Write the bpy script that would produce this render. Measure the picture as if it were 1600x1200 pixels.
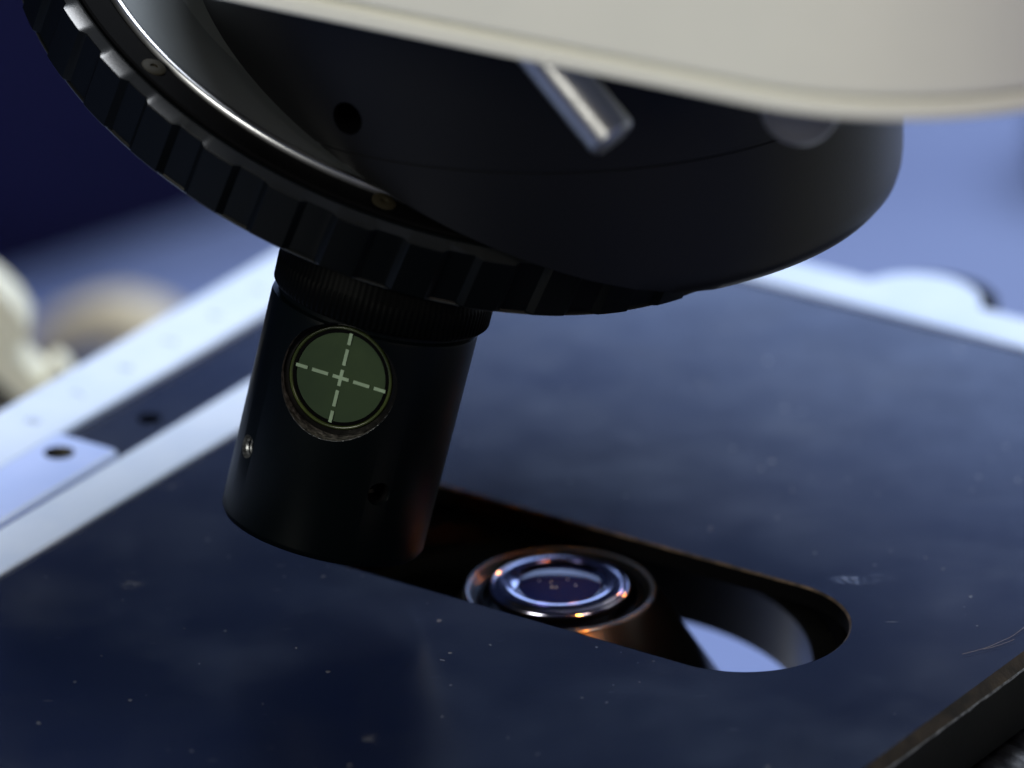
import bpy, bmesh, math, random
from mathutils import Vector, Matrix
from math import sin, cos, pi, radians, sqrt

random.seed(4)
K = 0.01                       # the scene is laid out in centimetres and built in metres
sc = bpy.context.scene
for o in list(bpy.data.objects):
    bpy.data.objects.remove(o)
V = Vector

# ------------------------------------------------------------------ camera
ELEV, ROLL, F_PX, DIST = radians(24.5), radians(0.72), 12426.0, 98.619
FW = V((0, cos(ELEV), -sin(ELEV)))
R0, U0 = V((1, 0, 0)), V((0, sin(ELEV), cos(ELEV)))
CR = R0 * cos(ROLL) - U0 * sin(ROLL)
CU = U0 * cos(ROLL) + R0 * sin(ROLL)
CAM = V((-0.5568, -88.4694, 43.6837))
cd = bpy.data.cameras.new('camera')
cam = bpy.data.objects.new('camera', cd)
sc.collection.objects.link(cam)
m = Matrix((CR, CU, -FW)).transposed().to_4x4()
m.translation = CAM * K
cam.matrix_world = m
cd.sensor_width = 36.0
cd.lens = F_PX / 1600 * 36.0
cd.clip_start, cd.clip_end = 0.05, 60.0
cd.dof.use_dof = True
cd.dof.focus_distance = 0.980
cd.dof.aperture_fstop = 10.5
sc.camera = cam

# ------------------------------------------------------------------ world and lamps
w = bpy.data.worlds.new('World')
sc.world = w
w.use_nodes = True
bg = w.node_tree.nodes['Background']
bg.inputs[0].default_value = (0.09, 0.14, 0.36, 1)
bg.inputs[1].default_value = 0.10


def area(name, loc, target, sx, sy, power, col, spread=180):
    l = bpy.data.lights.new(name, 'AREA')
    l.shape = 'RECTANGLE'
    l.size, l.size_y = sx * K, sy * K
    l.energy = power
    l.color = col
    l.spread = radians(spread)
    o = bpy.data.objects.new(name, l)
    sc.collection.objects.link(o)
    o.location = V(loc) * K
    o.rotation_euler = (V(target) - V(loc)).to_track_quat('-Z', 'Y').to_euler()
    return o


area('sheen_panel', (12.8, 25.1, 6.0), (-3, 3, 5.4), 52, 9.6, 0.40, (0.40, 0.56, 1.0))  # unseen low panel added for the blue sheen on the stage
area('overhead_light', (22, 80, 112), (0, 12, 0), 60, 50, 19.0, (0.84, 0.91, 1.0))
area('front_light', (-80, -84, 75), (0, 0, 8), 45, 45, 11.9, (1.0, 0.98, 0.87))
area('fill_light', (62, -78, 36), (0, 0, 2), 30, 30, 1.9, (1.0, 0.84, 0.72))
area('side_light', (52, 44, 4), (0, 5, 5), 30, 22, 1.9, (1.0, 1.0, 0.80))
area('left_light', (-1, 25, 62), (-5.5, 2, 7), 9, 9, 0.75, (0.92, 0.95, 1.0))
area('warm_lamp', (8.5, -13, 6.5), (0, 1.8, -0.2), 1.3, 1.3, 0.0011, (1.0, 0.24, 0.01), 8)
area('warm_lamp_back', (12, 11, 4.2), (0, 1.8, -0.2), 1.3, 1.3, 0.0006, (1.0, 0.24, 0.01), 8)
area('warm_bulb', (40, 16, 6), (0.2, -2, 8.2), 4, 4, 0.05, (1.0, 0.42, 0.12), 26)

sc.view_settings.view_transform = 'Standard'
sc.view_settings.look = 'None'
sc.view_settings.exposure = 0
sc.view_settings.gamma = 1
sc.view_settings.use_curve_mapping = False
sc.render.engine = 'CYCLES'
sc.cycles.use_denoising = True


# ------------------------------------------------------------------ materials
def mat(name, base, rough=0.5, metal=0.0, spec=0.5, coat=0.0, mott=0.0, mscale=60, bump=0.0, bscale=900,
        base2=None, rough_var=0.0, coat_rough=0.05):
    mt = bpy.data.materials.new(name)
    mt.use_nodes = True
    nt = mt.node_tree
    b = nt.nodes['Principled BSDF']
    b.inputs['Base Color'].default_value = (*base, 1)
    b.inputs['Roughness'].default_value = rough
    b.inputs['Metallic'].default_value = metal
    b.inputs['Specular IOR Level'].default_value = spec
    b.inputs['Coat Weight'].default_value = coat
    b.inputs['Coat Roughness'].default_value = coat_rough
    tc = nt.nodes.new('ShaderNodeTexCoord')
    if mott or rough_var:
        n = nt.nodes.new('ShaderNodeTexNoise')
        n.inputs['Scale'].default_value = mscale
        n.inputs['Detail'].default_value = 6
        n.inputs['Roughness'].default_value = 0.62
        nt.links.new(tc.outputs['Object'], n.inputs['Vector'])
        if mott:
            r = nt.nodes.new('ShaderNodeMapRange')
            r.inputs['From Min'].default_value = 0.38
            r.inputs['From Max'].default_value = 0.68
            nt.links.new(n.outputs['Fac'], r.inputs['Value'])
            mx = nt.nodes.new('ShaderNodeMix')
            mx.data_type = 'RGBA'
            b2 = base2 or tuple(min(1, c * (1 + mott)) for c in base)
            mx.inputs['A'].default_value = (*base, 1)
            mx.inputs['B'].default_value = (*b2, 1)
            nt.links.new(r.outputs['Result'], mx.inputs['Factor'])
            nt.links.new(mx.outputs['Result'], b.inputs['Base Color'])
        if rough_var:
            r2 = nt.nodes.new('ShaderNodeMapRange')
            r2.inputs['To Min'].default_value = max(0.02, rough - rough_var)
            r2.inputs['To Max'].default_value = rough + rough_var
            nt.links.new(n.outputs['Fac'], r2.inputs['Value'])
            nt.links.new(r2.outputs['Result'], b.inputs['Roughness'])
    if bump:
        n2 = nt.nodes.new('ShaderNodeTexNoise')
        n2.inputs['Scale'].default_value = bscale
        n2.inputs['Detail'].default_value = 3
        nt.links.new(tc.outputs['Object'], n2.inputs['Vector'])
        bp = nt.nodes.new('ShaderNodeBump')
        bp.inputs['Strength'].default_value = bump
        bp.inputs['Distance'].default_value = 0.0001
        nt.links.new(n2.outputs['Fac'], bp.inputs['Height'])
        nt.links.new(bp.outputs['Normal'], b.inputs['Normal'])
    return mt


def ramp(nt, src, lo, hi, a=0.0, b=1.0):
    r = nt.nodes.new('ShaderNodeMapRange')
    r.inputs['From Min'].default_value = lo
    r.inputs['From Max'].default_value = hi
    r.inputs['To Min'].default_value = a
    r.inputs['To Max'].default_value = b
    nt.links.new(src, r.inputs['Value'])
    return r.outputs['Result']


def mth(nt, op, a, b=None):
    n = nt.nodes.new('ShaderNodeMath')
    n.operation = op
    for i, x in enumerate((a, b)):
        if x is None:
            continue
        if isinstance(x, (int, float)):
            n.inputs[i].default_value = x
        else:
            nt.links.new(x, n.inputs[i])
    return n.outputs[0]


def noise(nt, vec, scale, detail=2, rough=0.5, mapping=None):
    n = nt.nodes.new('ShaderNodeTexNoise')
    n.inputs['Scale'].default_value = scale
    n.inputs['Detail'].default_value = detail
    n.inputs['Roughness'].default_value = rough
    if mapping:
        mp = nt.nodes.new('ShaderNodeMapping')
        mp.inputs['Rotation'].default_value = (0, 0, radians(mapping[0]))
        mp.inputs['Scale'].default_value = mapping[1]
        mp.inputs['Location'].default_value = mapping[2]
        nt.links.new(vec, mp.inputs['Vector'])
        vec = mp.outputs['Vector']
    nt.links.new(vec, n.inputs['Vector'])
    return n.outputs['Fac']


def stage_material(base=(0.0050, 0.0095, 0.034), worn=(0.011, 0.015, 0.031), dust=True):
    """black-blue painted plate: cloudy wear, chips, dust and fine scratches (all surface marks)"""
    mt = bpy.data.materials.new('stage_paint')
    mt.use_nodes = True
    nt = mt.node_tree
    b = nt.nodes['Principled BSDF']
    tc = nt.nodes.new('ShaderNodeTexCoord')
    vec = tc.outputs['Object']
    cloud = ramp(nt, noise(nt, vec, 55, 7, 0.62), 0.40, 0.72)
    cloud2 = ramp(nt, noise(nt, vec, 20, 4, 0.55, (20, (1, 1, 1), (3, 1, 0))), 0.38, 0.66)
    wear = mth(nt, 'MULTIPLY', cloud, cloud2)
    mx = nt.nodes.new('ShaderNodeMix')
    mx.data_type = 'RGBA'
    mx.inputs['A'].default_value = (*base, 1)
    mx.inputs['B'].default_value = (*worn, 1)
    nt.links.new(wear, mx.inputs['Factor'])
    # specks of dust: cells of a voronoi, only a few of them filled
    vo = nt.nodes.new('ShaderNodeTexVoronoi')
    vo.inputs['Scale'].default_value = 420
    dn = nt.nodes.new('ShaderNodeTexNoise')
    dn.inputs['Scale'].default_value = 900
    nt.links.new(vec, dn.inputs['Vector'])
    dm = nt.nodes.new('ShaderNodeVectorMath')
    dm.operation = 'MULTIPLY_ADD'
    nt.links.new(dn.outputs['Color'], dm.inputs[0])
    dm.inputs[1].default_value = (0.0011, 0.0011, 0)
    nt.links.new(vec, dm.inputs[2])
    wv = dm.outputs[0]
    nt.links.new(wv, vo.inputs['Vector'])
    sep = nt.nodes.new('ShaderNodeSeparateColor')
    nt.links.new(vo.outputs['Color'], sep.inputs[0])
    pick = ramp(nt, sep.outputs[0], 0.90, 0.91)
    size = mth(nt, 'MULTIPLY', mth(nt, 'MULTIPLY', sep.outputs[1], sep.outputs[1]), 0.16)
    dot = mth(nt, 'LESS_THAN', vo.outputs['Distance'], size)
    speck = mth(nt, 'MULTIPLY', mth(nt, 'MULTIPLY', pick, dot), mth(nt, 'MULTIPLY', sep.outputs[2], 0.8))
    # short bright scratches
    total = speck
    for ang, off, th in ((12, (0.3, 0.1, 0), 0.80), (-25, (1.7, 0.4, 0), 0.81), (62, (4.1, 2.2, 0), 0.81)):
        s = noise(nt, vec, 1.0, 1, 0.4, (ang, (230, 3600, 1), off))
        total = mth(nt, 'ADD', total, ramp(nt, s, th, th + 0.05, 0, 0.35))
    # a rubbed granular patch behind the slot's rounded end
    pos = nt.nodes.new('ShaderNodeVectorMath')
    pos.operation = 'SUBTRACT'
    nt.links.new(vec, pos.inputs[0])
    pos.inputs[1].default_value = (3.79 * K, (1.34 - 8) * K, 11.99 * K)
    ps = nt.nodes.new('ShaderNodeVectorMath')
    ps.operation = 'MULTIPLY'
    nt.links.new(pos.outputs[0], ps.inputs[0])
    ps.inputs[1].default_value = (1.0, 2.6, 1)
    ln = nt.nodes.new('ShaderNodeVectorMath')
    ln.operation = 'LENGTH'
    nt.links.new(ps.outputs[0], ln.inputs[0])
    inside = ramp(nt, ln.outputs['Value'], 0.0048, 0.0015)
    gran = mth(nt, 'MULTIPLY', ramp(nt, noise(nt, vec, 1700, 3, 0.6), 0.5, 0.66), ramp(nt, noise(nt, vec, 420, 2, 0.5), 0.36, 0.58))
    total = mth(nt, 'ADD', total, mth(nt, 'MULTIPLY', mth(nt, 'MULTIPLY', inside, gran), 0.22))
    vo3 = nt.nodes.new('ShaderNodeTexVoronoi')
    vo3.inputs['Scale'].default_value = 1000
    nt.links.new(wv, vo3.inputs['Vector'])
    s3 = nt.nodes.new('ShaderNodeSeparateColor')
    nt.links.new(vo3.outputs['Color'], s3.inputs[0])
    fine = mth(nt, 'MULTIPLY', ramp(nt, s3.outputs[0], 0.93, 0.95), mth(nt, 'LESS_THAN', vo3.outputs['Distance'], mth(nt, 'MULTIPLY', s3.outputs[1], 0.30)))
    fine = mth(nt, 'MULTIPLY', fine, ramp(nt, noise(nt, vec, 90, 3, 0.6), 0.45, 0.60))
    total = mth(nt, 'ADD', total, mth(nt, 'MULTIPLY', fine, mth(nt, 'MULTIPLY', s3.outputs[2], 0.5)))
    # larger soft smudges of dust
    vo2 = nt.nodes.new('ShaderNodeTexVoronoi')
    vo2.inputs['Scale'].default_value = 95
    nt.links.new(wv, vo2.inputs['Vector'])
    s2 = nt.nodes.new('ShaderNodeSeparateColor')
    nt.links.new(vo2.outputs['Color'], s2.inputs[0])
    sm = mth(nt, 'MULTIPLY', ramp(nt, s2.outputs[0], 0.80, 0.82), ramp(nt, vo2.outputs['Distance'], 0.16, 0.05))
    sm = mth(nt, 'MULTIPLY', sm, ramp(nt, noise(nt, vec, 700, 3, 0.6), 0.42, 0.65))
    total = mth(nt, 'ADD', total, mth(nt, 'MULTIPLY', sm, mth(nt, 'MULTIPLY', s2.outputs[1], 0.24)))
    total = mth(nt, 'MINIMUM', total, 0.8)
    mx2 = nt.nodes.new('ShaderNodeMix')
    mx2.data_type = 'RGBA'
    nt.links.new(total, mx2.inputs['Factor'])
    nt.links.new(mx.outputs['Result'], mx2.inputs['A'])
    mx2.inputs['B'].default_value = (0.42, 0.42, 0.40, 1)
    nt.links.new(mx2.outputs['Result'], b.inputs['Base Color'])
    nt.links.new(ramp(nt, wear, 0, 1, 0.19, 0.29), b.inputs['Roughness'])
    dull = mth(nt, 'ADD', mth(nt, 'MULTIPLY', noise(nt, vec, 170, 7, 0.68), 0.6), mth(nt, 'MULTIPLY', noise(nt, vec, 48, 5, 0.6, (35, (1, 1.8, 1), (2, 5, 0))), 0.4))
    nt.links.new(ramp(nt, dull, 0.40, 0.60, 0.62, 0.38), b.inputs['Specular IOR Level'])
    bp = nt.nodes.new('ShaderNodeBump')
    bp.inputs['Strength'].default_value = 0.25
    bp.inputs['Distance'].default_value = 0.00005
    h = mth(nt, 'ADD', noise(nt, vec, 1400, 3, 0.6), mth(nt, 'MULTIPLY', mth(nt, 'MULTIPLY', inside, gran), 3.0))
    nt.links.new(h, bp.inputs['Height'])
    nt.links.new(bp.outputs['Normal'], b.inputs['Normal'])
    return mt


M = {}
M['stage'] = stage_material()
M['worn_edge'] = mat('worn_edge', (0.030, 0.022, 0.016), 0.42, 0.3, mott=1, base2=(0.16, 0.11, 0.07), mscale=500, bump=0.5, bscale=2500)
M['worn_bevel'] = mat('worn_bevel', (0.011, 0.0085, 0.006), 0.45, 0.0, spec=0.15, mott=1, base2=(0.045, 0.033, 0.022), mscale=260, bump=0.5, bscale=2500)
M['arris_highlight'] = mat('arris_highlight', (0.02, 0.022, 0.024), 0.4, 0.4, mott=1, base2=(0.30, 0.32, 0.34), mscale=700, bump=0.8, bscale=2200)
M['black_paint'] = mat('black_paint', (0.0022, 0.0026, 0.0028), 0.5, spec=0.04, bump=0.2, bscale=2000, rough_var=0.08)
M['anodised'] = mat('anodised', (0.0014, 0.0020, 0.0024), 0.40, spec=0.09, bump=0.15, bscale=3000, rough_var=0.05, mscale=90)
M['barrel'] = mat('barrel', (0.0008, 0.0017, 0.0022), 0.38, spec=0.07, bump=0.12, bscale=3500, rough_var=0.05, mscale=120)
M['drum'] = mat('drum', (0.0011, 0.0012, 0.0015), 0.44, spec=0.22, bump=0.1, bscale=2500, rough_var=0.04)
M['matte_black'] = mat('matte_black', (0.0012, 0.0012, 0.0015), 0.7, spec=0.03)
M['hole_metal'] = mat('hole_metal', (0.016, 0.016, 0.016), 0.35, 0.5, mott=1, base2=(0.34, 0.32, 0.28), mscale=1500, bump=1.0, bscale=2200)
M['steel'] = mat('steel', (0.42, 0.43, 0.45), 0.32, 1.0, rough_var=0.06, mscale=200)
M['satin_pin'] = mat('satin_pin', (0.33, 0.33, 0.34), 0.33, 1.0, rough_var=0.06, mscale=300, bump=0.3, bscale=1500)
M['steel_satin'] = mat('steel_satin', (0.10, 0.11, 0.115), 0.45, 0.6, rough_var=0.05)
M['white_enamel'] = mat('white_enamel', (0.62, 0.71, 0.88), 0.38, mott=1, base2=(0.54, 0.64, 0.84), mscale=80, bump=0.1)
M['clip_metal'] = mat('clip_metal', (0.46, 0.56, 0.90), 0.42, 0.2, mott=1, base2=(0.40, 0.51, 0.86), mscale=90, bump=0.1)
M['cream'] = mat('cream', (0.735, 0.73, 0.65), 0.42, mott=1, base2=(0.70, 0.70, 0.625), mscale=40, bump=0.15, bscale=1200)
M['cream_dim'] = mat('cream_dim', (0.62, 0.58, 0.45), 0.5, mott=1, base2=(0.55, 0.53, 0.42), mscale=30)
M['rubbed'] = mat('rubbed', (0.008, 0.009, 0.011), 0.35, 0.5, mott=1, base2=(0.22, 0.23, 0.24), mscale=900, bump=0.5)
M['tan'] = mat('tan', (0.50, 0.43, 0.30), 0.5, mott=1, base2=(0.45, 0.41, 0.31), mscale=30)
M['cream_tan'] = mat('cream_tan', (0.66, 0.64, 0.50), 0.5)
M['tan_dark'] = mat('tan_dark', (0.06, 0.055, 0.04), 0.6)
M['brass_dim'] = mat('brass_dim', (0.014, 0.012, 0.007), 0.6, 0.0, spec=0.08)
M['ledge'] = mat('ledge', (0.010, 0.011, 0.012), 0.20, spec=0.45, coat=0.0)
M['collar'] = mat('collar', (0.0008, 0.0010, 0.0011), 0.5, spec=0.025)
M['green_glass'] = mat('green_glass', (0.024, 0.038, 0.020), 0.14, spec=0.5, coat=0.3, mott=1, base2=(0.034, 0.053, 0.025), mscale=55)
M['green_rim'] = mat('green_rim', (0.014, 0.020, 0.006), 0.25, spec=0.4, mott=1, base2=(0.04, 0.055, 0.014), mscale=90)
M['reticle'] = mat('reticle_paint', (0.19, 0.27, 0.18), 0.6, mott=1, base2=(0.14, 0.20, 0.13), mscale=400)
M['ink'] = mat('ink', (0.30, 0.36, 0.48), 0.6)
M['lens_ring'] = mat('lens_ring', (0.44, 0.43, 0.58), 0.15, 1.0, coat=1.0, coat_rough=0.04)
M['lens_rim'] = mat('lens_rim', (0.07, 0.075, 0.10), 0.2, 0.3, coat=1.0)
M['lens_glass'] = mat('lens_glass', (0.010, 0.016, 0.085), 0.05, spec=0.30, coat=0.0)
M['gloss_black'] = mat('gloss_black', (0.004, 0.004, 0.004), 0.30, spec=0.28, rough_var=0.05, mscale=150)
M['base_white'] = mat('base_white', (0.80, 0.80, 0.86), 0.5)
M['bench'] = mat('bench', (0.135, 0.185, 0.385), 0.6, mott=1, base2=(0.125, 0.172, 0.365), mscale=9, bump=0.1)
M['navy'] = mat('navy', (0.0045, 0.005, 0.036), 0.7, spec=0.08, mott=1, base2=(0.004, 0.005, 0.031), mscale=12)
M['blue'] = mat('blue', (0.01, 0.04, 0.35), 0.45, spec=0.4)
M['blue_dark'] = mat('blue_dark', (0.012, 0.02, 0.07), 0.5)
M['slate'] = mat('slate', (0.035, 0.042, 0.075), 0.45, mott=1, base2=(0.05, 0.06, 0.10), mscale=25)
M['hair'] = mat('hair', (0.20, 0.14, 0.10), 0.4)
M['plastic_clear'] = mat('plastic_clear', (0.10, 0.105, 0.125), 0.3, spec=0.6, coat=0.6)


# ------------------------------------------------------------------ mesh helpers (all in cm, world placed)
def link(name, me, mats, parent=None, smooth=35):
    for x in (mats if isinstance(mats, (list, tuple)) else [mats]):
        me.materials.append(x)
    o = bpy.data.objects.new(name, me)
    sc.collection.objects.link(o)
    if smooth:
        me.shade_smooth()
        me.set_sharp_from_angle(angle=radians(smooth))
    if parent is not None:
        o.parent = parent
        p = V((0, 0, 0))
        q = parent
        while q is not None:
            p += q.location
            q = q.parent
        me.transform(Matrix.Translation(-p))
    return o


def mesh(name, verts, faces, mats, parent=None, smooth=35, midx=None):
    me = bpy.data.meshes.new(name)
    me.from_pydata([tuple(V(v) * K) for v in verts], [], faces)
    if midx:
        for p, i in zip(me.polygons, midx):
            p.material_index = i
    bm = bmesh.new()
    bm.from_mesh(me)
    bmesh.ops.recalc_face_normals(bm, faces=bm.faces)
    bm.to_mesh(me)
    bm.free()
    return link(name, me, mats, parent, smooth)


def basis(ax, ref=None):
    ax = V(ax).normalized()
    ref = V(ref) if ref is not None else (V((1, 0, 0)) if abs(ax.x) < 0.8 else V((0, 1, 0)))
    a = (ref - ax * ref.dot(ax)).normalized()
    return ax, a, ax.cross(a)


def lathe_data(prof, org, ax, n=96, ref=None, rfun=None, closed=False):
    """prof: list of (radius, height[, key]); height runs along ax from org. closed = profile is a loop"""
    ax, a, b = basis(ax, ref)
    org = V(org)
    vs, fs = [], []
    rows = []
    for k, pr in enumerate(prof):
        r, h = pr[0], pr[1]
        if r < 1e-6:
            rows.append([len(vs)])
            vs.append(org + ax * h)
        else:
            row = []
            for i in range(n):
                t = 2 * pi * i / n
                rr = rfun(k, t, r) if rfun else r
                row.append(len(vs))
                vs.append(org + ax * h + (a * cos(t) + b * sin(t)) * rr)
            rows.append(row)
    pairs = list(zip(range(len(rows) - 1), range(1, len(rows))))
    if closed:
        pairs.append((len(rows) - 1, 0))
    for p, q in pairs:
        A, B = rows[p], rows[q]
        for i in range(n):
            j = (i + 1) % n
            if len(A) == 1 and len(B) == 1:
                continue
            if len(A) == 1:
                fs.append((A[0], B[i], B[j]))
            elif len(B) == 1:
                fs.append((A[i], B[0], A[j]))
            else:
                fs.append((A[i], B[i], B[j], A[j]))
    if not closed:
        if len(rows[0]) > 1:
            fs.append(tuple(rows[0]))
        if len(rows[-1]) > 1:
            fs.append(tuple(rows[-1]))
    return vs, fs


def lathe(name, prof, org, ax, mats, parent=None, n=96, ref=None, rfun=None, closed=False, smooth=35):
    vs, fs = lathe_data(prof, org, ax, n, ref, rfun, closed)
    return mesh(name, vs, fs, mats, parent, smooth)


def prism(name, outline, z0, z1, mats, parent=None, bev=0.0, side_bev_mat=None, smooth=30, bottom=True):
    """vertical prism of a plan outline, with an optional chamfered top edge (bev)"""
    n = len(outline)
    pts = [V((p[0], p[1])) for p in outline]
    area2 = sum(pts[i].x * pts[(i + 1) % n].y - pts[(i + 1) % n].x * pts[i].y for i in range(n))
    if area2 < 0:
        pts.reverse()

    def inset(d):
        out = []
        for i in range(n):
            e0 = (pts[i] - pts[i - 1]).normalized()
            e1 = (pts[(i + 1) % n] - pts[i]).normalized()
            n0, n1 = V((-e0.y, e0.x)), V((-e1.y, e1.x))
            mm = (n0 + n1).normalized()
            out.append(pts[i] + mm * (d / max(0.3, mm.dot(n0))))
        return out
    rows = [[(p.x, p.y, z0) for p in pts]]
    if bev:
        rows.append([(p.x, p.y, z1 - bev) for p in pts])
        rows.append([(p.x, p.y, z1) for p in inset(bev)])
    else:
        rows.append([(p.x, p.y, z1) for p in pts])
    vs = [v for r in rows for v in r]
    fs, mi = [], []
    for k in range(len(rows) - 1):
        for i in range(n):
            j = (i + 1) % n
            fs.append((k * n + i, k * n + j, (k + 1) * n + j, (k + 1) * n + i))
            mi.append(1 if (bev and k == 1 and side_bev_mat) else 0)
    fs.append(tuple(range((len(rows) - 1) * n, len(rows) * n)))
    mi.append(0)
    fs.append(tuple(reversed(range(n))))
    mi.append(0)
    ms = [mats] + ([side_bev_mat] if side_bev_mat else [])
    return mesh(name, vs, fs, ms, parent, smooth, mi)


def cut(o, *cutters):
    """subtract the cutters for good, then delete them: nothing hidden stays in the scene"""
    for c in cutters:
        mo = o.modifiers.new('cut', 'BOOLEAN')
        mo.operation = 'DIFFERENCE'
        mo.object = c
        mo.solver = 'EXACT'
        mo.material_mode = 'TRANSFER'
    bpy.context.view_layer.update()
    dg = bpy.context.evaluated_depsgraph_get()
    me = bpy.data.meshes.new_from_object(o.evaluated_get(dg), preserve_all_data_layers=True, depsgraph=dg)
    o.modifiers.clear()
    old = o.data
    o.data = me
    me.shade_smooth()
    me.set_sharp_from_angle(angle=radians(32))
    me.name = o.name
    for c in cutters:
        bpy.data.objects.remove(c)


def empty(name, loc):
    o = bpy.data.objects.new(name, None)
    sc.collection.objects.link(o)
    o.location = V(loc) * K
    o.empty_display_size = 0.01
    return o


def tag(o, label=None, cat=None, kind=None):
    if label:
        o['label'] = label
    if cat:
        o['category'] = cat
    if kind:
        o['kind'] = kind
    return o


# stage frame: u runs along the slot, v away from the camera
TH = radians(-34.4)
EU, EV = V((cos(TH), sin(TH), 0)), V((-sin(TH), cos(TH), 0))


def uv(u, v, z=0.0):
    return EU * u + EV * v + V((0, 0, z))


def uvl(pts):
    return [(uv(*p).x, uv(*p).y) for p in pts]


def arc(cx, cy, r, a0, a1, n=12):
    return [(cx + r * cos(radians(a0 + (a1 - a0) * i / n)), cy + r * sin(radians(a0 + (a1 - a0) * i / n))) for i in range(n + 1)]


# ================================================================== the setting
bench = mesh('table', [(-160, -60, -12), (170, -60, -12), (170, 190, -12), (-160, 190, -12),
                       (-160, -60, -15), (170, -60, -15), (170, 190, -15), (-160, 190, -15)],
             [(0, 1, 2, 3), (7, 6, 5, 4), (0, 4, 5, 1), (1, 5, 6, 2), (2, 6, 7, 3), (3, 7, 4, 0)], M['bench'])
tag(bench, 'pale blue table top far below the microscope stage', 'table', 'structure')

# dark navy case standing on the bench, its front foot running back to the right
d = V((0.787, 0.617, 0)).normalized()
nn = V((-d.y, d.x, 0))
P0 = V((-9.46, 38.3, 0))
cs = [P0 - d * 34, P0 + d * 26, P0 + d * 26 + nn * 18, P0 - d * 34 + nn * 18]
case = prism('storage_case', [(p.x, p.y) for p in cs], -12, 1, M['navy'], bev=0.4)
tag(case, 'dark navy blue storage case, blurred, filling the background behind the left side of the nosepiece', 'case')

# ================================================================== the microscope
scope = empty('microscope', (0, 8, -11.99))
tag(scope, 'black and cream inspection microscope with blue-black stage and tilted objective with crosshair window', 'microscope')

# ---- stage plate
U0_, U1_, V0_, V1_ = -9.78, 5.25, -10.0, 11.23
stage = prism('stage', uvl([(U0_, V0_), (U1_, V0_), (U1_, V1_), (U0_, V1_)]), -0.95, 0.0, M['stage'], scope, bev=0.13,
              side_bev_mat=M['worn_bevel'])
# side faces are plain black paint
stage.data.materials.append(M['black_paint'])
for p in stage.data.polygons:
    if abs(p.normal.z) < 0.2:
        p.material_index = 2
    elif p.normal.z > 0.95 or p.normal.z < -0.9:
        p.material_index = 0
SR, SV, SU0, SU1 = 1.30, 1.385, -3.72, 1.83


def stadium(r):
    return [(SU1 + r * cos(t), SV + r * sin(t)) for t in [radians(-90 + 180 * i / 48) for i in range(49)]] + \
           [(SU0 + r * cos(t), SV + r * sin(t)) for t in [radians(90 + 180 * i / 48) for i in range(49)]]


c1 = prism('c1', uvl(stadium(SR + 0.03)), -1.5, 0.6, M['matte_black'])
c2 = lathe('c2', [(0.17, -0.7), (0.17, 0.5)], uv(-8.03, 2.30), (0, 0, 1), M['matte_black'], n=40)
c3 = lathe('c3', [(0.17, -0.7), (0.17, 0.5)], uv(-8.03, 6.4), (0, 0, 1), M['matte_black'], n=40)
c4 = prism('c4', uvl(stadium(SR + 1.45)), -1.5, -0.26, M['matte_black'])
cut(stage, c4, c1, c2, c3)
tag(stage, 'blue-black painted stage plate with a long rounded slot, scratched and dusty')

# liner of the slot: chamfered, worn brown arris on top, black wall below
n_ = len(stadium(1))
rows = []
rnd = random.Random(3)
wob = [0.010 * (rnd.random() - 0.4) for _ in range(n_)]
for r, z in ((SR + 0.0295, 0.0015), (SR + 0.0, -0.022), (SR - 0.001, -0.03), (SR - 0.001, -0.25), (SR + 0.0295, -0.25)):
    rows.append([uv(p[0], p[1], z) for p in stadium(r)])
vs = [v for r in rows for v in r]
fs, mi = [], []
for k in range(5):
    for i in range(n_):
        a, b = k, (k + 1) % 5
        j = (i + 1) % n_
        fs.append((a * n_ + i, a * n_ + j, b * n_ + j, b * n_ + i))
        mi.append(0 if k == 0 else 1)
mesh('slot_edge', vs, fs, [M['worn_edge'], M['matte_black']], stage, 20, mi)

# rubbed line below the right hand bevel, its highlight put in as brighter colour
vs, fs = [], []
N = 160
for i in range(N + 1):
    v = V0_ + 0.2 + (V1_ - V0_ - 0.4) * i / N
    wv = 0.004 + 0.016 * rnd.random()
    vs += [uv(U1_ - 0.006, v, -0.118), uv(U1_ + 0.003, v, -0.127), uv(U1_ + 0.003, v, -0.13 - wv * 1.2), uv(U1_ - 0.006, v, -0.15 - wv)]
for i in range(N):
    for k in range(3):
        fs.append((i * 4 + k, i * 4 + k + 1, i * 4 + 5 + k, i * 4 + 4 + k))
mesh('rubbed_highlight', vs, fs, M['arris_highlight'], stage, 60)

# ---- rails lying on the stage
rail = prism('guide_rail', uvl([(-7.58, V0_), (-6.78, V0_), (-6.78, 10.20), (-7.58, 10.20)]), 0.002, 0.055, M['white_enamel'], stage, bev=0.025)
ruler = prism('ruler_strip', uvl([(-9.72, V0_), (-8.63, V0_), (-8.63, 10.30), (-9.72, 10.30)]), 0.002, 0.10, M['white_enamel'], stage, bev=0.03)
knobc = (-1.55, 10.93)
back = prism('back_rule', uvl([(-9.7, 10.36), (6.5, 10.36), (6.5, 11.19), (-0.68, 11.19)] + arc(knobc[0], knobc[1], 0.91, 17, 163, 28) +
             [(-2.42, 11.19), (-9.7, 11.19)]), 0.002, 0.04, M['white_enamel'], stage, bev=0.025)
prism('back_block', uvl([(-2.5, 10.9), (-0.5, 10.9)] + arc(-1.45, 11.0, 1.02, 0, 180, 24)), -0.95, -0.01, M['black_paint'], stage)


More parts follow.
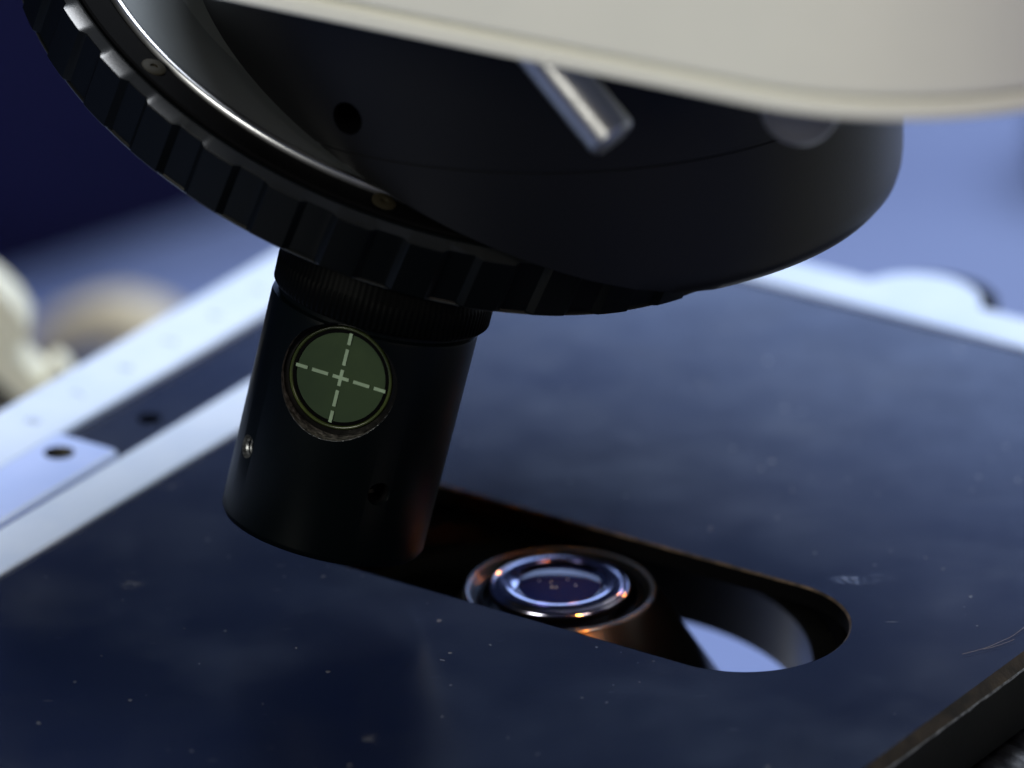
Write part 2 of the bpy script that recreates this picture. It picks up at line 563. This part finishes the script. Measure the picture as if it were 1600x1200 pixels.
def flat_text(name, s, size, u, v, z, mt, parent, rot=0.0, squash=1.0):
    cu = bpy.data.curves.new('t', 'FONT')
    cu.body = s
    cu.size = size * K
    cu.align_x = 'CENTER'
    cu.align_y = 'CENTER'
    cu.extrude = 0.00002
    to = bpy.data.objects.new('t', cu)
    sc.collection.objects.link(to)
    bpy.context.view_layer.update()
    dg = bpy.context.evaluated_depsgraph_get()
    me = bpy.data.meshes.new_from_object(to.evaluated_get(dg))
    bpy.data.objects.remove(to)
    p = uv(u, v, z) * K
    me.transform(Matrix.Translation(p) @ Matrix.Rotation(TH + rot, 4, 'Z'))
    me.materials.clear()
    return link(name, me, mt, parent, 0)


for k, s in enumerate(('8', '7', '6', '5', '4', '3')):
    flat_text('scale_numeral', s, 0.30, -9.12, 1.23 + 1.01 * k, 0.105, M['ink'], stage, rot=radians(90))

# specimen clip plate lying between ruler and rail, with rounded corner and hole
cl = [(-8.62, -9.8), (-7.62, -9.8)] + arc(-7.62 - 0.12, 1.12 - 0.12, 0.12, 0, 90, 6) + arc(-8.62 + 0.10, 1.12 - 0.10, 0.10, 90, 180, 6)
clip = prism('specimen_clip', uvl(cl), 0.004, 0.115, M['clip_metal'], stage, bev=0.035, side_bev_mat=M['white_enamel'])
cut(clip, lathe('c', [(0.205, -0.5), (0.205, 0.5)], uv(-8.24, 0.62), (0, 0, 1), M['hole_metal'], n=40))
lathe('hole_recess', [(0.0, 0.0), (0.20, 0.0), (0.20, 0.004), (0.0, 0.004)], uv(-8.24, 0.62, 0.006), (0, 0, 1), M['matte_black'], stage, n=40)

# toothed black rack hanging under the right hand edge
vs, fs = [], []
rn = random.Random(8)
NV, NW = 260, 10
for i in range(NV + 1):
    v = -9.5 + 14.0 * i / NV
    for k in range(NW + 1):
        ww = k / NW
        tooth = 0.035 * (0.5 + 0.5 * math.copysign(min(1, abs(sin(v * 14)) * 2.5), sin(v * 14)))
        z = -1.10 - tooth - 0.75 * ww ** 2
        u = 5.05 + 0.95 * sin(ww * pi / 2) + rn.uniform(-0.012, 0.012)
        vs.append(uv(u, v, z + rn.uniform(-0.010, 0.010)))
for i in range(NV):
    for k in range(NW):
        a = i * (NW + 1) + k
        fs.append((a, a + 1, a + NW + 2, a + NW + 1))
M['rack'] = mat('rack', (0.012, 0.014, 0.018), 0.40, 0.4, mott=1, base2=(0.07, 0.075, 0.09), mscale=300, bump=1.0, bscale=900)
rk = mesh('drive_rack', vs, fs, M['rack'], scope, 50)
md = rk.modifiers.new('thick', 'SOLIDIFY')
md.thickness = 0.003
prism('rack_carrier', uvl([(3.6, -9.5), (5.04, -9.5), (5.04, 4.5), (3.6, 4.5)]), -2.2, -0.97, M['matte_black'], scope)

# ---- condenser / lower lens under the slot
CX, CY = 0.013, 1.84
Z3 = (0, 0, 1)
cond = lathe('condenser', [(0.0, -2.9), (2.35, -2.9), (2.30, -2.1), (1.27, -0.46), (1.235, -0.37), (1.21, -0.335), (1.16, -0.325), (1.12, -0.345),
                           (1.08, -0.41), (1.05, -0.43), (1.02, -0.40), (0.99, -0.395), (0.955, -0.44), (0.93, -0.56), (0.0, -0.56)],
             (CX, CY, 0), Z3, M['gloss_black'], scope, n=128, smooth=50)
tag(cond, 'black conical condenser mount seen down through the slot')
lathe('mount_rim', [(1.222, -0.350), (1.215, -0.322), (1.19, -0.308), (1.165, -0.312), (1.15, -0.33), (1.17, -0.345)], (CX, CY, 0), Z3, M['lens_rim'],
      cond, n=128, closed=True, smooth=60)
LZ = -0.205
lathe('lens_ring', [(0.78, LZ - 0.30), (0.880, LZ - 0.13), (0.895, LZ - 0.085), (0.885, LZ - 0.05), (0.865, LZ - 0.03), (0.845, LZ - 0.028), (0.83, LZ - 0.045), (0.815, LZ - 0.035),
                    (0.80, LZ - 0.012), (0.78, LZ - 0.005), (0.72, LZ - 0.004), (0.712, LZ - 0.06), (0.695, LZ - 0.06), (0.69, LZ + 0.006), (0.64, LZ - 0.002), (0.632, LZ - 0.06),
                    (0.615, LZ - 0.06), (0.607, LZ - 0.006), (0.565, LZ - 0.022), (0.53, LZ - 0.045), (0.525, LZ - 0.30)],
      (CX, CY - 0.03, 0), Z3, M['lens_ring'], cond, n=128, closed=True, smooth=40)
lathe('lens', [(0.0, LZ + 0.005), (0.12, LZ + 0.003), (0.25, LZ - 0.004), (0.38, LZ - 0.016), (0.47, LZ - 0.028), (0.524, LZ - 0.040), (0.524, LZ - 0.25), (0.0, LZ - 0.25)],
      (CX, CY - 0.03, 0), Z3, M['lens_glass'], cond, n=128, smooth=60)
for dx, dy, r in ((-0.10, -0.16, 0.012), (-0.045, -0.17, 0.010), (0.10, 0.05, 0.009), (0.20, -0.12, 0.012), (-0.11, -0.02, 0.009), (-0.26, 0.03, 0.008)):
    rr = sqrt(dx * dx + dy * dy)
    lathe('dust_grain', [(0.0, -r), (r * .8, -r * .6), (r, 0), (r * .7, r * .5), (0.0, r * .8)], (CX + dx, CY - 0.03 + dy, LZ + 0.008 - 0.15 * rr * rr), Z3,
          M['white_enamel'], cond, n=10, smooth=80)
tube = lathe('collar_tube', [(3.20, -1.35), (3.16, -2.14), (3.50, -2.14), (3.55, -1.35), (3.52, -1.30), (3.26, -1.30)], (CX, CY, 0), Z3, M['gloss_black'], scope,
             n=160, closed=True, smooth=40)
tag(tube, 'dark open ring around the condenser with a grey sheen inside')

lathe('blackout_ring', [(3.57, -1.62), (3.57, -0.96), (4.5, -0.96), (4.5, -1.62)], (CX, CY, 0), Z3, M['matte_black'], scope, n=96, closed=True)  # added ring that keeps the gap under the stage dark
prism('blackout_plate', [(-9, -3), (-1.3, -3), (-0.9, 1.0), (-0.9, 3.0), (-1.3, 8), (-9, 8)], -1.9, -1.6, M['matte_black'], scope)  # added dark plate that hides the bright base left of the condenser

# white base of the stand far under the stage
base = prism('stand_base', [(-11, -6), (13, -6), (13, 15), (-11, 15)], -11.98, -9.2, M['base_white'], scope, bev=0.5)
pill = prism('stand_pillar', [(15.5, -2), (19.5, -2), (19.5, 12), (15.5, 12)], -11.98, 18, M['cream'], scope, bev=0.4)
prism('base_arm', [(12.5, -1), (17, -1), (17, 11), (12.5, 11)], -11.97, -9.6, M['base_white'], scope, bev=0.3)

# ---- nosepiece mount: vertical drum, cut obliquely underneath
DX, DY, DR = -0.05, 4.4, 4.48
NA = V((0.3299224, -0.23460567, 0.91439127)).normalized()      # axis of the revolver
NC = V((-1.7945, 5.2792, 5.7968))                               # centre of its lower face
TA = V(NA)
drum = lathe('nosepiece_mount', [(0.0, 4.26), (DR - 0.50, 4.26), (DR - 0.26, 4.29), (DR - 0.13, 4.36), (DR - 0.05, 4.46), (DR - 0.015, 4.58), (DR, 4.74), (DR, 6.178), (DR - 0.016, 6.188), (DR - 0.016, 6.208),
                                 (DR, 6.218), (DR + 0.02, 8.68), (0.0, 8.68)], (DX, DY, 0), Z3, M['drum'], scope, n=256, smooth=25)
pp = NC + NA * 1.03
ax_, a_, b_ = basis(NA)
bx = []
for sx, sy in ((-1, -1), (1, -1), (1, 1), (-1, 1)):
    bx.append(pp + a_ * 12 * sx + b_ * 12 * sy)
for sx, sy in ((-1, -1), (1, -1), (1, 1), (-1, 1)):
    bx.append(pp + a_ * 12 * sx + b_ * 12 * sy - NA * 12)
wedge = mesh('wedge', bx, [(0, 1, 2, 3), (7, 6, 5, 4), (0, 4, 5, 1), (1, 5, 6, 2), (2, 6, 7, 3), (3, 7, 4, 0)], M['drum'], smooth=0)
hd = V((-2.511 - DX, 0.657 - DY, 0)).normalized()
hc = lathe('hc', [(0.21, -0.9), (0.21, 0.6)], V((-2.511, 0.657, 6.634)), hd, M['matte_black'], n=40)
cut(drum, wedge, hc)
tag(drum, 'matte black nosepiece mount drum with a small round hole')

# ---- revolving nosepiece: knurled grip ring, cover ring, silver lip
RR = 5.34
NT = 36


def knurl(k, t, r):
    if not (2 <= k <= 5):
        return r
    f = (t * NT / (2 * pi) + 0.28) % 1.0
    # trapezoid: crest 46 %, slanted flanks 9 %
    if f < 0.46:
        s = 1
    elif f < 0.55:
        s = 1 - (f - 0.46) / 0.09
    elif f < 0.91:
        s = 0
    else:
        s = (f - 0.91) / 0.09
    return r - 0.075 * (1 - s)


grip = lathe('revolving_nosepiece', [(4.2, 0.0), (RR - 0.085, 0.0), (RR - 0.035, 0.03), (RR - 0.02, 0.05), (RR, 0.805), (RR - 0.005, 0.815), (5.145, 0.872), (5.12, 0.885), (4.2, 0.885)],
             NC, NA, [M['anodised'], M['ledge']], scope, n=36 * 22, rfun=knurl, closed=True, smooth=22, ref=(1, 0, 0))
for p in grip.data.polygons:       # the bevelled shoulder above the flutes is glossier black
    vz = [((grip.data.vertices[i].co / K + V((0, 8, -11.99))) - NC).dot(NA) for i in p.vertices]
    if min(vz) > 0.81 and max(vz) < 0.882:
        p.material_index = 1
tag(grip, 'black revolving nosepiece with a coarse fluted grip ring')
lathe('bottom_highlight', [(RR - 0.12, -0.012), (RR - 0.085, -0.006), (RR - 0.07, 0.016), (RR - 0.09, 0.014), (RR - 0.115, 0.002)], NC, NA, M['steel_satin'], grip, n=256, closed=True, smooth=60)  # paler ring stands in for the highlight along the lower edge
lathe('cover_ring', [(5.10, 0.882), (5.115, 0.925), (5.09, 0.945), (4.71, 0.90), (4.69, 0.882)], NC, NA, M['matte_black'], grip, n=256, closed=True, smooth=30)
0 and lathe('edge_lip', [(5.175, 0.872), (5.165, 0.915), (5.135, 0.930), (5.118, 0.925), (5.118, 0.882)], NC, NA, M['steel_satin'], grip, n=256, closed=True, smooth=60)
lathe('silver_lip', [(4.685, 0.882), (4.68, 0.945), (4.655, 0.968), (4.60, 0.972), (4.57, 0.945), (4.57, 0.882)], NC, NA, M['steel'], grip, n=256, closed=True, smooth=60)
lathe('inner_dish', [(4.568, 0.80), (4.568, 0.93), (4.3, 0.90), (3.6, 0.80), (2.6, 0.62), (0.0, 0.60), (0.0, 0.3), (4.2, 0.3)], NC, NA, M['steel_satin'], grip, n=200, smooth=60)
lathe('under_cone', [(4.22, 0.002), (4.22, 0.3), (0.0, 0.3), (0.0, -0.5), (2.2, -0.45), (3.3, -0.15)], NC, NA, M['anodised'], grip, n=128, smooth=60)
for px in ((-4.8855, 1.5496, 6.9722), (-2.0837, 0.3626, 5.6568)):
    q = V(px)
    q = q - NA * ((q - NC).dot(NA) - 0.918)
    lathe('cover_screw', [(0.0, 0.0), (0.155, 0.0), (0.155, 0.018), (0.135, 0.03), (0.05, 0.03), (0.045, 0.01), (0.0, 0.01)], q, NA, M['brass_dim'], grip, n=32, smooth=40)

# ---- objective with the crosshair window
OA = V((0.24518483, 0.12403468, 0.96150913)).normalized()
OB = V((-2.961, 1.149, 0.873))
F0 = V((-0.07314187, -0.98658872, 0.14592112))
S0 = V((0.96671333, -0.10610422, -0.23282446))
OR_ = 1.29


def oc(h, phi, r=OR_):
    n = F0 * cos(radians(phi)) + S0 * sin(radians(phi))
    return OB + OA * h + n * r, n


obj_ = lathe('objective', [(0.0, 0.0), (OR_ - 0.10, 0.0), (OR_ - 0.05, 0.012), (OR_ - 0.012, 0.075), (OR_, 0.10), (OR_ + 0.02, 2.92), (OR_ + 0.012, 2.965), (OR_ - 0.05, 2.985), (OR_ - 0.06, 3.12), (0.0, 3.12)],
             OB, OA, M['barrel'], scope, n=256, ref=F0, smooth=25)
Pw, Nw = oc(2.29, -10.9)
cw = lathe('cw', [(0.74, -0.40), (0.74, 0.6)], Pw, Nw, M['hole_metal'], n=96, smooth=40)
Ph1, Nh1 = oc(1.03, -60.1)
Ph2, Nh2 = oc(1.00, 28.0)
ch1 = lathe('ch1', [(0.135, -0.42), (0.135, -0.03), (0.15, 0.0), (0.15, 0.4)], Ph1, Nh1, M['rubbed'], n=40)
ch2 = lathe('ch2', [(0.135, -0.42), (0.135, -0.03), (0.15, 0.0), (0.15, 0.4)], Ph2, Nh2, M['anodised'], n=40)
cut(obj_, cw, ch1, ch2)
tag(obj_, 'black tilted objective barrel with a round green crosshair window')
for P, N in ((Ph1, Nh1), (Ph2, Nh2)):
    pr = []
    for k in range(7):
        h = -0.36 + 0.045 * k
        pr += [(0.134, h), (0.112, h + 0.022)]
    pr = [(0.134, -0.40)] + pr + [(0.134, -0.045)]
    lathe('screw_thread', pr + [(0.1345, -0.045), (0.1345, -0.40)], P, N, M['matte_black'] if N is Nh2 else M['rubbed'], obj_, n=32, closed=True, smooth=20)
    lathe('set_screw', [(0.0, -0.36), (0.05, -0.36), (0.055, -0.28), (0.11, -0.27), (0.11, -0.38), (0.0, -0.38)], P, N, M['anodised'], obj_, n=6, smooth=0)

# rubbed edge of the window bore, its highlight arc put in as lighter metal
vs, fs = [], []
_, wa, wb = basis(Nw, OA)
NB = 150
rq = random.Random(11)
for i in range(NB + 1):
    t = radians(100 + 190 * i / NB)
    dv = wa * cos(t) + wb * sin(t)
    q0 = Pw + dv * 0.742
    # push along the bore axis until the point lies on the barrel surface
    lo, hi = -0.4, 0.3
    for _k in range(30):
        mid = (lo + hi) / 2
        qq = q0 + Nw * mid - OB
        if (qq - OA * qq.dot(OA)).length > OR_:
            hi = mid
        else:
            lo = mid
    c0 = q0 + Nw * lo
    rr = (0.004 + 0.006 * rq.random()) * sin(pi * i / NB) ** 0.4 + 0.001
    for k in range(5):
        a = 2 * pi * k / 5
        vs.append(c0 + dv * rr * cos(a) + Nw * rr * sin(a))
for i in range(NB):
    for k in range(5):
        fs.append((i * 5 + k, i * 5 + (k + 1) % 5, (i + 1) * 5 + (k + 1) % 5, (i + 1) * 5 + k))
mesh('worn_rim_glint', vs, fs, M['rubbed'], obj_, 80)

# window: seat ring, glass, cross
ref = OA
lathe('window_seat', [(0.738, -0.34), (0.735, -0.30), (0.665, -0.275), (0.655, -0.29), (0.66, -0.38), (0.738, -0.38)], Pw, Nw, M['gloss_black'], obj_, n=96, closed=True, smooth=40)
lathe('window_rim', [(0.655, -0.30), (0.652, -0.262), (0.640, -0.252), (0.622, -0.256), (0.612, -0.275), (0.615, -0.33), (0.65, -0.33)], Pw, Nw, M['green_rim'], obj_, n=96, closed=True, smooth=60)
lathe('window_shade', [(0.613, -0.30), (0.610, -0.276), (0.575, -0.272), (0.565, -0.285), (0.57, -0.33), (0.61, -0.33)], Pw, Nw, M['matte_black'], obj_, n=96, closed=True, smooth=40)
lathe('window_glass', [(0.0, -0.272), (0.2, -0.273), (0.4, -0.277), (0.566, -0.284), (0.566, -0.35), (0.0, -0.35)], Pw, Nw, M['green_glass'], obj_, n=96, smooth=60)
ay = (OA - Nw * OA.dot(Nw)).normalized()
axx = ay.cross(Nw).normalized()
if axx.dot(S0) < 0:
    axx = -axx
vs, fs = [], []


def dash(x0, x1, y0, y1):
    i = len(vs)
    for zz in (-0.272, -0.262):
        for x, y in ((x0, y0), (x1, y0), (x1, y1), (x0, y1)):
            vs.append(Pw + axx * x + ay * y + Nw * zz)
    for f in ((4, 5, 6, 7), (3, 2, 1, 0), (0, 1, 5, 4), (1, 2, 6, 5), (2, 3, 7, 6), (3, 0, 4, 7)):
        fs.append(tuple(i + q for q in f))


hw = 0.021
for a, b in ((0.165, 0.375), (0.435, 0.585)):
    dash(a, b, -hw, hw)
    dash(-b, -a, -hw, hw)
    dash(-hw, hw, a, b)
    dash(-hw, hw, -b, -a)
c_ = 0.105
pts = [(-c_, -hw), (-hw, -hw), (-hw, -c_), (hw, -c_), (hw, -hw), (c_, -hw), (c_, hw), (hw, hw), (hw, c_), (-hw, c_), (-hw, hw), (-c_, hw)]
i0 = len(vs)
for zz in (-0.272, -0.262):
    for x, y in pts:
        vs.append(Pw + axx * x + ay * y + Nw * zz)
fs.append(tuple(i0 + 12 + q for q in range(12)))
fs.append(tuple(i0 + 11 - q for q in range(12)))
for q in range(12):
    fs.append((i0 + q, i0 + (q + 1) % 12, i0 + 12 + (q + 1) % 12, i0 + 12 + q))
mesh('crosshair', vs, fs, M['reticle'], obj_, 0)

# finely knurled collar above the barrel
NK = 110


def kn(k, t, r):
    if not (2 <= k <= 3):
        return r
    return r - 0.018 * (0.5 + 0.5 * cos(t * NK))


collar = lathe('knurled_collar', [(0.0, 3.06), (1.325, 3.06), (1.37, 3.11), (1.375, 3.40), (1.35, 3.44), (1.30, 4.30), (0.0, 4.30)], OB + S0 * 0.045, OA, M['collar'], obj_, n=NK * 6, rfun=kn, smooth=50)

# ---- head housing: cream, rounded corner, thin lip below
ZH = 8.68
dl = V((0.868, -0.496))
Pc = V((4.1, -0.72))
rc = 3.85
a0 = math.degrees(math.atan2(-0.868, -0.496))     # outward normal of the straight front
front = [(Pc.x - 0.496 * rc - dl.x * 22, Pc.y - 0.868 * rc - dl.y * 22)]


def head_outline(ins):
    r = rc - ins
    pts = [(Pc.x - 0.496 * r - dl.x * 7.4, Pc.y - 0.868 * r - dl.y * 7.4)]
    for i in range(33):
        a = radians(a0 + 92 * i / 32)
        pts.append((Pc.x + r * cos(a), Pc.y + r * sin(a)))
    e = V(pts[-1])
    g = V((0.496, 0.868))
    pts.append(tuple(e + g * 6))
    pts.append((e.x + g.x * 6 - dl.x * 13.5, e.y + g.y * 6 - dl.y * 13.5))
    return pts


def loft(name, levels, mt, parent, smooth=40):
    rows = [[(x, y, z) for x, y in head_outline(i)] for i, z in levels]
    n = len(rows[0])
    vs = [v for r in rows for v in r]
    fs = [(k * n + i, k * n + (i + 1) % n, (k + 1) * n + (i + 1) % n, (k + 1) * n + i) for k in range(len(rows) - 1) for i in range(n)]
    fs.append(tuple(range(n)))
    fs.append(tuple(range((len(rows) - 1) * n, len(rows) * n)))
    return mesh(name, vs, fs, mt, parent, smooth)


head = loft('head_housing', [(0.12, 8.935), (0.07, 8.945), (0.02, 8.975), (0.0, 9.02), (0.0, 9.06), (0.0, 13.4), (0.0, 13.5), (0.5, 14.0)], M['cream'], scope)
tag(head, 'cream enamelled head housing with a rounded corner')
lip = loft('housing_lip', [(0.03, 8.68), (0.006, 8.70), (0.0, 8.72), (0.0, 8.88), (0.006, 8.895), (0.03, 8.91), (0.3, 8.915)], M['cream'], head)

# silver lever pin and clear button hanging below the head
A, B = V((-0.42, -1.55, 8.75)), V((0.68, -2.36, 7.57))
dirp = (B - A)
L = dirp.length
lev = lathe('lever_pin', [(0.0, 0.0), (0.30, 0.0), (0.30, L - 0.05), (0.25, L), (0.0, L)], A, dirp, M['satin_pin'], scope, n=64, smooth=30)
tag(lev, 'short polished steel lever pin poking out below the cream housing')
kp = V((2.89, -1.92, 7.72))
bf = lathe('clear_button', [(0.0, 0.0), (0.47, 0.0), (0.47, 0.30), (0.44, 0.34), (0.40, 0.34), (0.37, 0.30), (0.0, 0.30)], kp + V((0, 0.15, 0.05)), (-0.05, -1, 0.25), M['plastic_clear'], scope, n=64, smooth=40)
tag(bf, 'small translucent round button half hidden by the cream lip')

# ================================================================== things around the microscope
# fine hair on the stage at the right edge
cu = bpy.data.curves.new('hair', 'CURVE')
cu.dimensions = '3D'
cu.bevel_depth = 0.000025
cu.bevel_resolution = 2
for pts in ([(4.55, 2.10), (4.70, 2.36), (4.76, 2.62), (4.83, 2.9), (4.80, 3.25)], [(4.70, 2.36), (4.80, 2.50), (4.88, 2.80)]):
    sp = cu.splines.new('NURBS')
    sp.points.add(len(pts) - 1)
    sp.use_endpoint_u = True
    sp.order_u = 3
    for i, (u, v) in enumerate(pts):
        p = uv(u, v, 0.02) * K
        sp.points[i].co = (p.x, p.y, p.z, 1)
ho = bpy.data.objects.new('fibre', cu)
sc.collection.objects.link(ho)
bpy.context.view_layer.update()
dg = bpy.context.evaluated_depsgraph_get()
me = bpy.data.meshes.new_from_object(ho.evaluated_get(dg))
bpy.data.objects.remove(ho)
me.materials.clear()
h = link('fibre', me, M['hair'], None, 60)
tag(h, 'thin brown forked hair lying on the stage near its right edge', 'hair')

# hand wheel standing on the table, left background
wheel = empty("hand_wheel", (-7.3, 28.4, -12))
tag(wheel, 'blurred cream hand wheel with a dark slate hub, behind the left ruler strip', 'hand wheel')
WA = V((-0.45, -0.88, 0.12)).normalized()
WC = V((-7.05, 28.45, -10.08))
lathe('rim', [(0.0, -1.0), (1.7, -1.0), (1.86, -0.85), (1.9, -0.4), (1.86, 0.0), (1.75, 0.12), (0.0, 0.12)], WC, WA, M['tan'], wheel, n=96)
lathe('hub', [(0.0, 0.122), (1.38, 0.122), (1.42, 0.3), (1.42, 1.3), (1.3, 1.45), (0.0, 1.45)], WC, WA, M['slate'], wheel, n=96)

# cream bracket, left edge
br = empty('cream_bracket', (-8.7, 12.7, -12))
tag(br, 'blurred cream plastic bracket with a forked arm at the left edge', 'bracket')


def slab(name, pts, thick, mt, parent, bev=0.1):
    """pts: outline in the x-z plane at depth y (first values), given thickness along y"""
    n = len(pts)
    vs = [(x, y, z) for x, y, z in pts] + [(x, y + thick, z) for x, y, z in pts]
    fs = [tuple(range(n)), tuple(reversed(range(n, 2 * n)))] + [(i, (i + 1) % n, n + (i + 1) % n, n + i) for i in range(n)]
    o = mesh(name, vs, fs, mt, parent, 0)
    b = o.modifiers.new('bevel', 'BEVEL')
    b.width = bev * K
    b.segments = 3
    return o


Y = 12.2
slab('arm', [(x, Y, z) for x, z in ((-8.6, -0.3), (-7.92, -0.48), (-7.66, -0.69), (-7.4, -0.98), (-7.24, -1.3), (-7.31, -1.46), (-7.49, -1.66), (-7.19, -2.03), (-6.79, -2.36),
                                    (-6.93, -2.56), (-7.24, -2.56), (-7.68, -2.08), (-7.94, -1.83), (-8.6, -1.5))], 0.9, M['cream_tan'], br, 0.05)
slab('prong', [(x, Y - 0.1, z) for x, z in ((-7.04, -2.12), (-7.0, -1.83), (-6.87, -1.73), (-6.78, -1.79), (-6.63, -2.04), (-6.50, -2.5), (-6.97, -2.5))], 0.5, M['cream_tan'], br, 0.04)
slab('back_plate', [(x, Y + 1.2, z) for x, z in ((-8.8, -2.25), (-7.9, -2.25), (-7.15, -2.70), (-7.15, -3.6), (-8.8, -3.6))], 0.4, M['tan_dark'], br, 0.03)
lathe('post', [(0.0, 0.0), (0.4, 0.0), (0.4, 10.6), (0.0, 10.6)], (-8.75, Y + 0.5, -12), Z3, M['cream_tan'], br, n=32)

# blue things at the two edges of the background
o = prism('blue_box', [(-16, 33.6), (-9.75, 33.6), (-9.75, 36.2), (-16, 36.2)], -11.99, -9.1, M['blue'], None, bev=0.15)
tag(o, 'small bright blue box at the far left edge, mostly out of view', 'box')
o = lathe('blue_jar', [(0.0, 0.0), (1.5, 0.0), (1.6, 0.2), (1.6, 4.0), (1.1, 4.8), (1.1, 5.4), (0.0, 5.4)], (10.55, 43.0, -11.99), Z3, M['blue_dark'], None, n=64)
tag(o, 'dark blue jar at the right edge of the background, only its side in view', 'jar')
